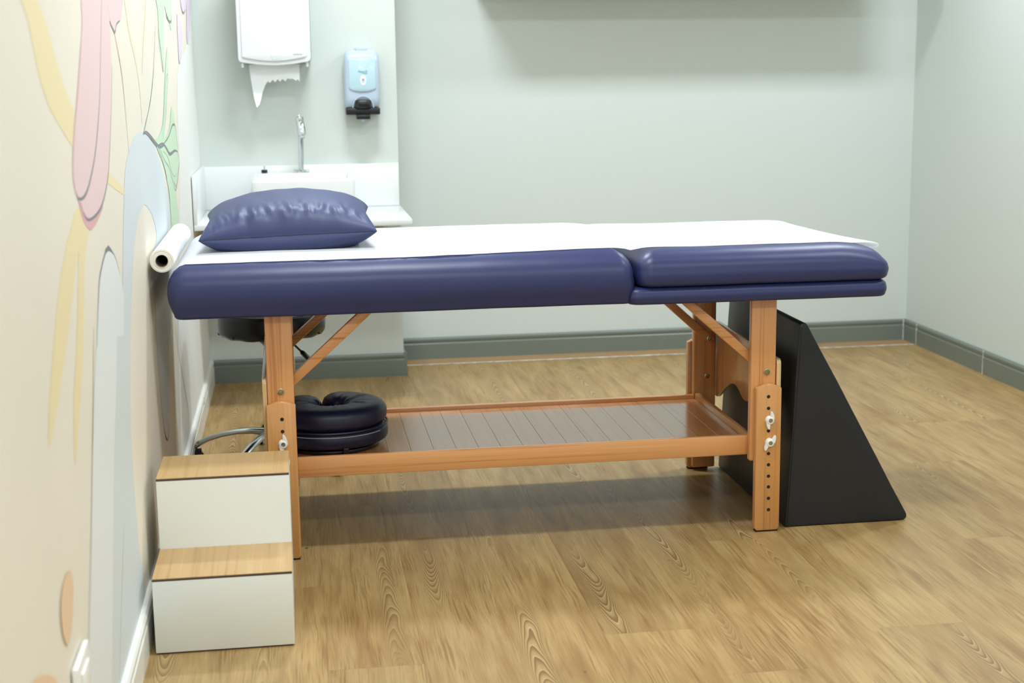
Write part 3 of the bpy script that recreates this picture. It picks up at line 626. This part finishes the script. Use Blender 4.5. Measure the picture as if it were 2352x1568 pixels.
# end panels of plywood joining each pair of legs, scalloped along the bottom
def panel(x0, x1, ztop, sh):
    f0 = F1+.0012
    P = [(f0, ztop-.012), (f0+.004, ztop-.004), (f0+.012, ztop), (K0-.024, ztop), (K0-.016, ztop-.003), (K0-.012, ztop-.01), (K0-.012, .245)]
    zz = [(4.42, .245), (4.34, .287), (4.30, .306), (4.26, .322), (4.21, .327), (4.17, .318), (4.14, .306), (4.11, .302), (4.08, .306), (4.05, .318), (4.01, .327), (3.96, .322), (3.92, .306), (3.88, .287), (3.84, .245)]
    P += [(y, z) for y, z in smooth_poly(zz, False, 4)] + [(f0, .245)]
    bm = B(); prism(bm, P, 0, x0, x1, .002, 2)
    for f in bm.faces: f.material_index = 0 if abs(f.normal.x) > .9 else 1
    for v in bm.verts: v.co.x += sh*(v.co.y-f0)/(K2-f0)
    return obj('end_panel', bm, ['pine_z', 'ply_edge'], tb)
panel(1.3005, 1.3138, .487, .0125); panel(-.1045, -.0928, .492, -.004)

# shelf tray
bm = B(); zs = .243
nb = 20; x0s, x1s = -.021, 1.238
for k in range(nb):
    a = x0s+(x1s-x0s)*k/nb; b_ = x0s+(x1s-x0s)*(k+1)/nb
    box(bm, a+.0002, b_-.0002, F3, K3, zs-.012, zs, .0004, 1)
box(bm, x0s, x1s, F3, K3, zs-.013, zs-.0025, mi=1)
obj('shelf', bm, ['shelf', 'seam'], tb, angle=20)
bm = B(); box(bm, -.0205, 1.2345, F2, F3, .213, .2685, .003, 2); obj('shelf_rail', bm, 'pine_x', tb)
bm = B(); box(bm, -.0205, 1.2375, K3, K2, .213, .256, .003, 2); obj('shelf_rail', bm, 'pine_x', tb)
for xa, xb in ((1.2385, 1.2545), (-.0375, -.0215)):
    bm = B(); box(bm, xa, xb, F3+.001, K3-.001, .213, .262, .003, 2); obj('shelf_rail', bm, 'pine_y', tb)
# braces
def brace(xa, za, xb, zb, y, w=.026, th=.020, mat='pine_x'):
    d = Vector((xb-xa, 0, zb-za)); n = Vector((-d.z, 0, d.x)).normalized()*(w/2); e = d.normalized()*.012
    A, C = Vector((xa, 0, za))-e, Vector((xb, 0, zb))+e
    bm = B(); prism(bm, [((A+n).x, (A+n).z), ((A-n).x, (A-n).z), ((C-n).x, (C-n).z), ((C+n).x, (C+n).z)], 1, y, y+th, .0035, 2)
    return obj('brace', bm, mat, tb)
brace(.180, .662, -.050, .456, F2+.0005); brace(1.047, .656, 1.272, .455, F2+.0005)
b1 = brace(-.05, .456, .185, .662, K2-.0205); b2 = brace(1.04, .658, 1.284, .435, K2-.0205)
bolt((1.284, K2-.0205, .438), b2, r=.009); bolt((-.05, K2-.0205, .456), b1, r=.009)
# sub-frame under the padding
for ya, yb in ((F1, F2), (K2, K1)):
    bm = B(); box(bm, -.27, .86, ya, yb, .6625, .668); obj('under_frame', bm, 'pine_x', tb)

# padding
def wr_main(p):
    t = max(0, min(1, (p.x-.80)/.09)); s = max(0, min(1, (3.86-p.y)/.12))
    if t > 0 and p.z > .70:
        p = p.copy(); k = t*t*(.0025)*math.sin((p.z-.70)*260+math.sin(p.y*40))
        p.y += k*s; p.x += k*.5; p.z -= .006*t*t*(p.z > .8)
    if p.x > .84 and p.z < .744: p = Vector((p.x+.0125*(1-max(0, p.z-.664)/.08)**1.3, p.y, p.z))
    w = .0006*noise.noise(p*14)
    return Vector((p.x, p.y+w, p.z+.0012*noise.noise(p*5)))
bm = B(); cushion(bm, -.331, .886, 3.740, 4.482, .664, .8185, .078, .012, .035, dome=.003, kx=.92, nx=90, ny=24, f=wr_main, bulge=.004, lean=.014); PADA = obj('main_pad', bm, 'navy', tb, angle=60)
def wr_low(p): return Vector((p.x, p.y, p.z+.0008*noise.noise(p*6)))
bm = B(); cushion(bm, .868, 1.596, 3.745, 4.480, .6605, .7065, .015, .010, .03, nx=40, ny=20, f=wr_low, bulge=.002, lean=.001); obj('lower_pad', bm, 'navy', tb, angle=60)
def wr_top(p):
    t = max(0, min(1, (p.x-1.44)/.16)); q = p.copy()
    if p.z > .735: q.z -= .024*t*t*min(1, (p.z-.735)/.05)
    return Vector((q.x, q.y+.0005*noise.noise(p*14), q.z+.001*noise.noise(p*6)))
bm = B(); cushion(bm, .894, 1.600, 3.738, 4.480, .7075, .8065, .054, .017, .04, dome=.004, kx=1.0, nx=60, ny=20, f=wr_top, bulge=.002, lean=.0); PADB = obj('lifting_pad', bm, 'navy', tb, angle=60)
bm = B(); box(bm, .878, .902, 4.0, 4.05, .742, .748, .001); obj('hinge', bm, 'brass', tb)

# ------------------------------------------------------------------ couch roll: roll against the wall and the sheet drawn over the table
cr = thing('couch_paper_roll', (-.341, 4.1, .786), 'white couch paper roll with its sheet drawn along the blue massage table', 'paper roll')
RX, RZ, RR = -.3405, .8165, .0305
bm = B(); lathe(bm, (RX, 3.775, RZ), (0, 1, 0), [(.0160, 0), (.019, .0012), (.0195, .0004), (.024, .0016), (.0245, .0006), (.029, .0008), (RR-.0006, .0012), (RR, .003), (RR, .645), (RR-.001, .647), (.0160, .648)], 48, close=True)
for f in bm.faces: f.material_index = 1 if abs(f.normal.y) > .6 else 0
obj('roll', bm, ['paper', 'paper_end'], cr, angle=40)
bm = B(); lathe(bm, (RX, 3.774, RZ), (0, 1, 0), [(.0146, 0), (.0160, 0), (.0160, .648), (.0146, .648)], 32, close=True)
lathe(bm, (RX, 3.774, RZ), (0, 1, 0), [(0, .3), (.0146, .3), (.0146, .31), (0, .31)], 24, mi=1)
obj('core', bm, ['card', 'dark'], cr)
def tree(o):
    me = o.data; off = Vector(ORG[o.name])
    return BVHTree.FromPolygons([v.co+off for v in me.vertices], [tuple(p.vertices) for p in me.polygons])
TA, TBV = tree(PADA), tree(PADB)
def top(x, y):
    best = .70
    for T in (TA, TBV):
        h = T.ray_cast(Vector((x, y, 1.2)), Vector((0, 0, -1)))
        if h[0] is not None: best = max(best, h[0].z)
    return best
nxs, nys = 120, 34
def edge_front(x):
    return 3.780+.020*max(0, min(1, (x-.35)/.6))+.002*noise.noise((x*22, 1, 0))+.0012*noise.noise((x*70, 1, 0))
def edge_back(x): return 4.452+.002*noise.noise((x*14, 5, 0))
XS = [-.3135+(1.505+.3135)*i/nxs for i in range(nxs+1)]
H = [[0]*(nys+1) for _ in XS]
for i, x in enumerate(XS):
    for j in range(nys+1):
        y = edge_front(x)+(edge_back(x)-edge_front(x))*j/nys
        H[i][j] = top(x, y)
# the paper bridges the dip between the two cushions
def relax(col):
    n = len(col); out = col[:]
    for a in range(n):
        for b in range(a+2, min(n, a+17)):
            for k in range(a+1, b):
                z = col[a]+(col[b]-col[a])*(k-a)/(b-a)
                if z > out[k]: out[k] = z
    return out
for j in range(nys+1):
    c0 = [H[i][j] for i in range(nxs+1)]; c1 = relax(c0)
    sag = .93 if j > 3 else .85
    for i in range(nxs+1): H[i][j] = c0[i]+(c1[i]-c0[i])*sag
bm = B(); t = bmesh.new(); V = []
for i, x in enumerate(XS):
    row = []
    for j in range(nys+1):
        y = edge_front(x)+(edge_back(x)-edge_front(x))*j/nys
        z = H[i][j]+.0022+.0009*noise.noise((x*9, y*9, 2))
        if j == nys and .6 < x < 1.0: z -= .002
        row.append((x, y, z))
    V.append(row)
# tail: past the slope the paper carries straight on, then curls under on itself
for s in range(1, 7):
    V.append([(1.505+(.0065+.0055*(1-j/nys))*s, y, z-.0006*s-.00045*s*s*(.25+.75*j/nys)+.001*s*(1-j/nys)) for j, (x, y, z) in enumerate(V[nxs])])
last = V[-1]
for s in range(1, 9):
    a = PI*s/8
    V.append([(x+.0065*math.sin(a), y, z-.0065*(1-math.cos(a))) for (x, y, z) in last])
last2 = V[-1]
for s in range(1, 4): V.append([(x-.012*s, y, z+.0008*s) for (x, y, z) in last2])
G_ = [[t.verts.new(p) for p in r] for r in V]
for i in range(len(G_)-1):
    for j in range(nys): t.faces.new((G_[i][j], G_[i+1][j], G_[i+1][j+1], G_[i][j+1]))
bmesh.ops.recalc_face_normals(t, faces=t.faces[:])
merge(bm, t); sh = obj('paper_sheet', bm, 'thin_paper', cr, angle=180)

# ------------------------------------------------------------------ pillow
PX, PY = -.020, 4.085
pl = thing('pillow', (PX, PY, .822), 'plump navy vinyl pillow lying on the white couch paper', 'pillow')
def pil(u, v, side):
    # outline: pointed corners, slightly hollow sides
    hx = .232*(1-.050*(1-u*u*0)*(1-abs(v)**2)) if False else .232
    x = hx*u*(1-.075*(1-v*v)*abs(u)**3); y = .225*v*(1-.09*(1-u*u)*abs(v)**3)
    d = max(0, (1-u*u)*(1-v*v))
    seam = .873+.012*v+.006*u
    if side > 0:
        h = (.080*d**.36+.010*d)
        z = seam+h
        w = noise.noise((u*5.0+1.3, v*2.2, .4)); w2 = noise.noise((u*11., v*5., 3.))
        fr = max(0, min(1, (-v-.1)/.6))*max(0, 1-abs(v)**8)
        fold = math.sin(u*21+2.5*w+v*3)*.5+.5
        ridge = math.exp(-((v+.72+.08*w)/.17)**2)*max(0, 1-u**6)
        cr1 = noise.noise((u*7.5, v*1.6, 5.)); cr2 = noise.noise((u*17.+v*3, v*2.6, 9.))
        z += d**.3*.0025*w+ridge*(-.0115*abs(cr1)+.0060*cr2+.0030*noise.noise((u*34.+v*5, v*5., 2.))+.0022)
        y -= ridge*(.010+.010*cr1)+fr*d**.5*.006
    else:
        z = max(.8232, seam-.088*d**.45)
        y -= max(0, -v-.3)*d**.4*.05
    return Vector((PX+x, PY+y, z))
n = 110
bm = B(); t = bmesh.new(); gr = {}
def cs(k): return math.sin((k/n*2-1)*PI/2)
for side in (1, -1):
    for i in range(n+1):
        for j in range(n+1):
            bd = i in (0, n) or j in (0, n)
            key = (i, j, 1 if bd else side)
            if key not in gr: gr[key] = t.verts.new(pil(cs(i), cs(j), side))
    for i in range(n):
        for j in range(n):
            q = []
            for a, b_ in ((i, j), (i+1, j), (i+1, j+1), (i, j+1)):
                q.append(gr[(a, b_, 1 if (a in (0, n) or b_ in (0, n)) else side)])
            t.faces.new(q)
bmesh.ops.recalc_face_normals(t, faces=t.faces[:])
merge(bm, t); pc = obj('cover', bm, 'pillow', pl, angle=70)
bm = B(); ring = [pil(cs(i), -1, 1) for i in range(n)]+[pil(1, cs(j), 1) for j in range(n)]+[pil(cs(n-i), 1, 1) for i in range(n)]+[pil(-1, cs(n-j), 1) for j in range(n)]
ring = [p for k, p in enumerate(ring) if k == 0 or (p-ring[k-1]).length > .0015]
tube(bm, ring, .0011, 8, closed=True, up=Vector((0, 0, 1))); obj('seam', bm, 'navy_dark', pc)

# ------------------------------------------------------------------ face cradle cushion on the shelf
fc = thing('face_cradle', (.078, 4.06, zs), 'dark navy horseshoe face cradle cushion on the table\'s shelf', 'face cradle')
CX, CY = .078, 4.055
def horse(a, R): return Vector((CX+R*1.04*math.cos(a), CY+R*math.sin(a), 0))
A0, A1 = math.radians(106), math.radians(106+357)
def hsweep(bm, prof, n=72, amp=0., taper=True):
    """prof: closed list of (radius, z)"""
    L = []
    rm = sum(p[0] for p in prof)/len(prof); zm = sum(p[1] for p in prof)/len(prof)
    for i in range(n+1):
        a = A0+(A1-A0)*i/n; e = min(i, n-i)/6.; k = 1 if e >= 1 else math.sqrt(max(.02, 1-(1-e)**2))
        if not taper: k = 1
        L.append([])
        for r, z in prof:
            rr = rm+(r-rm)*k; zz = zm+(z-zm)*k
            if amp and zz > zm and r < rm+.02: zz += amp*noise.noise((a*11, r*18, 0)); 
            p = horse(a, rr); L[-1].append((p.x, p.y, zz))
    loft(bm, L)
up_prof = []
for k in range(28):
    a = 2*PI*k/28; c, s = math.cos(a), math.sin(a)
    up_prof.append((0.095+.056*math.copysign(abs(c)**.62, c), .3385+.0335*math.copysign(abs(s)**.75, s)))
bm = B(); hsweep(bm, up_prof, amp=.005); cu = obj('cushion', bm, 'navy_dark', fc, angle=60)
lo_prof = []
for k in range(24):
    a = 2*PI*k/24; c, s = math.cos(a), math.sin(a)
    lo_prof.append((.100+.0535*math.copysign(abs(c)**.5, c), .286+.026*math.copysign(abs(s)**.6, s)))
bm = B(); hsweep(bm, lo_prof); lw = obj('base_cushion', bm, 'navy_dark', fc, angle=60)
bm = B(); tube(bm, [horse(a, .1508)+Vector((0, 0, .3100)) for a in [A0+.35+(A1-A0-.7)*k/80 for k in range(81)]], .0034, 8, up=Vector((0, 0, 1))); obj('piping', bm, 'navy_dark', cu)
bm = B(); tube(bm, [horse(a, .1543)+Vector((0, 0, .2995)) for a in [math.radians(215)+math.radians(110)*k/50 for k in range(51)]], .0011, 6, up=Vector((0, 0, 1))); obj('zip', bm, 'zip', lw)
bm = B(); tube(bm, [horse(a, .122)+Vector((0, 0, .2512)) for a in [A0+(A1-A0)*k/60 for k in range(61)]], .0078, 10, up=Vector((0, 0, 1))); fr = obj('support_frame', bm, 'plastic_black', fc)
bm = B(); p = horse(math.radians(283), .147); box(bm, p.x-.008, p.x+.008, p.y-.004, p.y+.03, .2445, .268, .002); obj('strap', bm, 'plastic_black', fr)

# ------------------------------------------------------------------ step stool
st = thing('step_stool', (-.195, 3.39, 0), 'white two-step stool with wood-look treads beside the mural wall', 'step stool')
sx0, sx1 = -.3485, -.0395
bm = B(); P = [(3.180, .004), (3.600, .004), (3.600, .344), (3.392, .344), (3.392, .172), (3.180, .172)]
prism(bm, P, 0, sx0, sx1, .0012, 2)
box(bm, sx0+.004, sx1-.004, 3.184, 3.596, 0, .0045, mi=1)
obj('body', bm, ['step_white', 'step_edge'], st)
for ya, yb, z in ((3.180, 3.3915, .172), (3.392, 3.600, .344)):
    bm = B(); box(bm, sx0, sx1, ya+.0012, yb, z+.0008, z+.0062, .0006, 1); tr = obj('tread', bm, 'step_wood', st)
    bm = B(); box(bm, sx0, sx1, ya-.0003, ya+.0013, z+.0006, z+.0044); obj('tread_edge', bm, 'step_edge', tr)

# ------------------------------------------------------------------ rolling stool behind the table
rs = thing('rolling_stool', (-.09, 4.80, 0), 'round black rolling stool with chrome five-arm base, half hidden behind the table', 'stool')
SX, SY = -.092, 4.80
bm = B(); L = []
for r, z in ((.05, .437), (.145, .437), (.166, .441), (.174, .452), (.1765, .470), (.1765, .505), (.173, .518), (.160, .527), (.12, .531), (.05, .533)):
    L.append([(SX+r*math.cos(2*PI*k/64), SY+r*math.sin(2*PI*k/64), z+(.0016*math.cos(14*2*PI*k/64) if z < .46 and r > .1 else 0)) for k in range(64)])
loft(bm, L); se = obj('seat', bm, 'black_gloss', rs, angle=60)
bm = B(); lathe(bm, (SX, SY, .518), (0, 0, 1), [(.1735, -.0018), (.1755, 0), (.1735, .0018)], 64); obj('seam', bm, 'plastic_black', se)
for k in range(10):
    a = 2*PI*k/10+.16; bm = B(); lathe(bm, (SX+.1725*math.cos(a), SY+.1725*math.sin(a), .449), (math.cos(a), math.sin(a), -.3), [(.005, -.002), (.0045, .002), (.002, .0034), (0, .0036)], 12); obj('stud', bm, 'plastic_black', se)
bm = B(); lathe(bm, (SX, SY, .40), (0, 0, 1), [(0, 0), (.03, 0), (.032, .004), (.06, .030), (.06, .0365), (0, .0365)], 24); mech = obj('seat_plate', bm, 'plastic_black', rs)
d = Vector((.066, -.025, -.066))
p0 = Vector((-.052, 4.772, .437)); 
bm = B(); tube(bm, [p0, p0+d*.85], .0036, 8); lv = obj('height_lever', bm, 'plastic_black', rs)
bm = B(); tube(bm, [p0+d*.78, p0+d*.86, p0+d*1.4, p0+d*1.5], [.006, .011, .011, .006], 10, flat=.7); obj('lever_grip', bm, 'plastic_black', lv)
bm = B(); lathe(bm, (SX, SY, .10), (0, 0, 1), [(0, 0), (.026, 0), (.026, .10), (.0245, .105), (.0245, .16), (.014, .162), (.014, .30), (0, .30)], 24); obj('gas_lift', bm, 'chrome', rs)
bm = B(); lathe(bm, (SX, SY, .075), (0, 0, 1), [(0, 0), (.036, 0), (.042, .006), (.042, .03), (.036, .042), (.028, .048), (0, .048)], 28); obj('hub', bm, 'alloy', rs)
for k in range(5):
    a = math.radians(172+72*k); c, s = math.cos(a), math.sin(a)
    def leg_pt(r, z): return (SX+c*r, SY+s*r, z)
    bm = B(); L = []
    for r, z, w, h in ((.035, .104, .019, .016), (.08, .110, .017, .013), (.13, .108, .016, .0115), (.18, .099, .0155, .011), (.225, .085, .0155, .011), (.25, .073, .015, .012), (.265, .064, .013, .013), (.272, .058, .008, .010)):
        L.append([(SX+c*r-s*w*math.cos(q)*1., SY+s*r+c*w*math.cos(q), z+h*math.sin(q)*(1 if math.sin(q) > 0 else .7)) for q in [2*PI*m/16 for m in range(16)]])
    loft(bm, L); lg = obj('base_arm', bm, 'alloy', rs, angle=60)
    bm = B(); cx, cy = SX+c*.262, SY+s*.262; pd = Vector((-s, c, 0))
    for sg in (-1, 1):
        lathe(bm, Vector((cx+c*.008, cy+s*.008, .0225))+pd*sg*.007, pd*sg, [(0, 0), (.020, 0), (.0225, .002), (.0225, .009), (.020, .011), (0, .011)], 22)
    box(bm, cx-.010, cx+.010, cy-.010, cy+.010, .030, .052, .003); obj('castor', bm, 'plastic_black', rs)

# ------------------------------------------------------------------ black foam wedge
w = B()
P = [(1.334, .0015), (1.692, .0015), (1.700, .010), (1.700, .020), (1.393, .578), (1.384, .586), (1.374, .586), (1.364, .578)]
P = [(1.334, .0015), (1.690, .0015), (1.698, .008), (1.697, .020), (1.389, .580), (1.382, .586), (1.372, .586), (1.366, .579)]
prism(w, P, 1, 3.806, 4.466, .006, 3)
bmesh.ops.triangulate(w, faces=[f for f in w.faces if len(f.verts) > 4])
bmesh.ops.subdivide_edges(w, edges=[e for e in w.edges if e.calc_length() > .08], cuts=6, use_grid_fill=True)
for v in w.verts:
    p = v.co
    if p.z > .012: v.co = Vector((p.x+.003*noise.noise(p*6), p.y+.0015*noise.noise(p*7+Vector((9, 0, 0))), p.z+.001*noise.noise(p*9)))
wd = thing('foam_wedge', (1.5, 4.13, 0), 'tall black vinyl foam wedge standing under the table\'s right end', 'foam wedge')
wo = obj('cover', w, 'black', wd, angle=70)
bm = B(); tube(bm, [(1.3655+(1.3352-1.3655)*k/20+.006, 3.8052, .575+(.012-.575)*k/20) for k in range(21)], .0009, 6); obj('seam', bm, 'plastic_black', wo)

# ------------------------------------------------------------------ lights: ceiling panels
def panel_light(x, y, sx, sy, power, col=(.84, .905, 1.)):
    la = bpy.data.lights.new('ceiling_panel', 'AREA'); la.shape = 'RECTANGLE'; la.size = sx; la.size_y = sy; la.energy = power; la.color = col
    o = bpy.data.objects.new('ceiling_panel', la); COL.objects.link(o); o.location = (x, y, ZC-.004)
for x, k in ((.3, 1.), (2.35, .70)):
    panel_light(x, 3.10, .55, .26, 56*k*(.85 if k < 1 else 1)); panel_light(x, 5.03, .55, .26, 72*k*(1.15 if k < 1 else 1)); panel_light(x, .1, .55, .26, 85*k)
wd_ = bpy.data.worlds.new('World'); SC.world = wd_; wd_.use_nodes = True
wd_.node_tree.nodes['Background'].inputs[0].default_value = (.9, .95, 1, 1); wd_.node_tree.nodes['Background'].inputs[1].default_value = .3

# ------------------------------------------------------------------ camera
cam = bpy.data.cameras.new('Camera'); co = bpy.data.objects.new('Camera', cam); COL.objects.link(co)
yaw, pitch, roll, F = .1464, .1834, .0131, 3349.7
cy_, sy_, cp_, sp_ = math.cos(yaw), math.sin(yaw), math.cos(pitch), math.sin(pitch)
fw = Vector((sy_*cp_, cy_*cp_, -sp_)); r0 = Vector((cy_, -sy_, 0)); d0 = fw.cross(r0)
rt_ = math.cos(roll)*r0+math.sin(roll)*d0; dn = -math.sin(roll)*r0+math.cos(roll)*d0
Rm = Matrix((rt_, -dn, -fw)).transposed().to_4x4(); Rm.translation = Vector((0, 0, 1.28))
co.matrix_world = Rm
cam.sensor_width = 36; cam.sensor_fit = 'HORIZONTAL'; cam.lens = F/2352*36; cam.clip_start = .02
cam.dof.use_dof = True; cam.dof.focus_distance = 3.95; cam.dof.aperture_fstop = 4.0
SC.camera = co
vs = SC.view_settings; vs.view_transform = 'Standard'; vs.look = 'None'; vs.gamma = 1; vs.use_curve_mapping = False; vs.exposure = -0.8
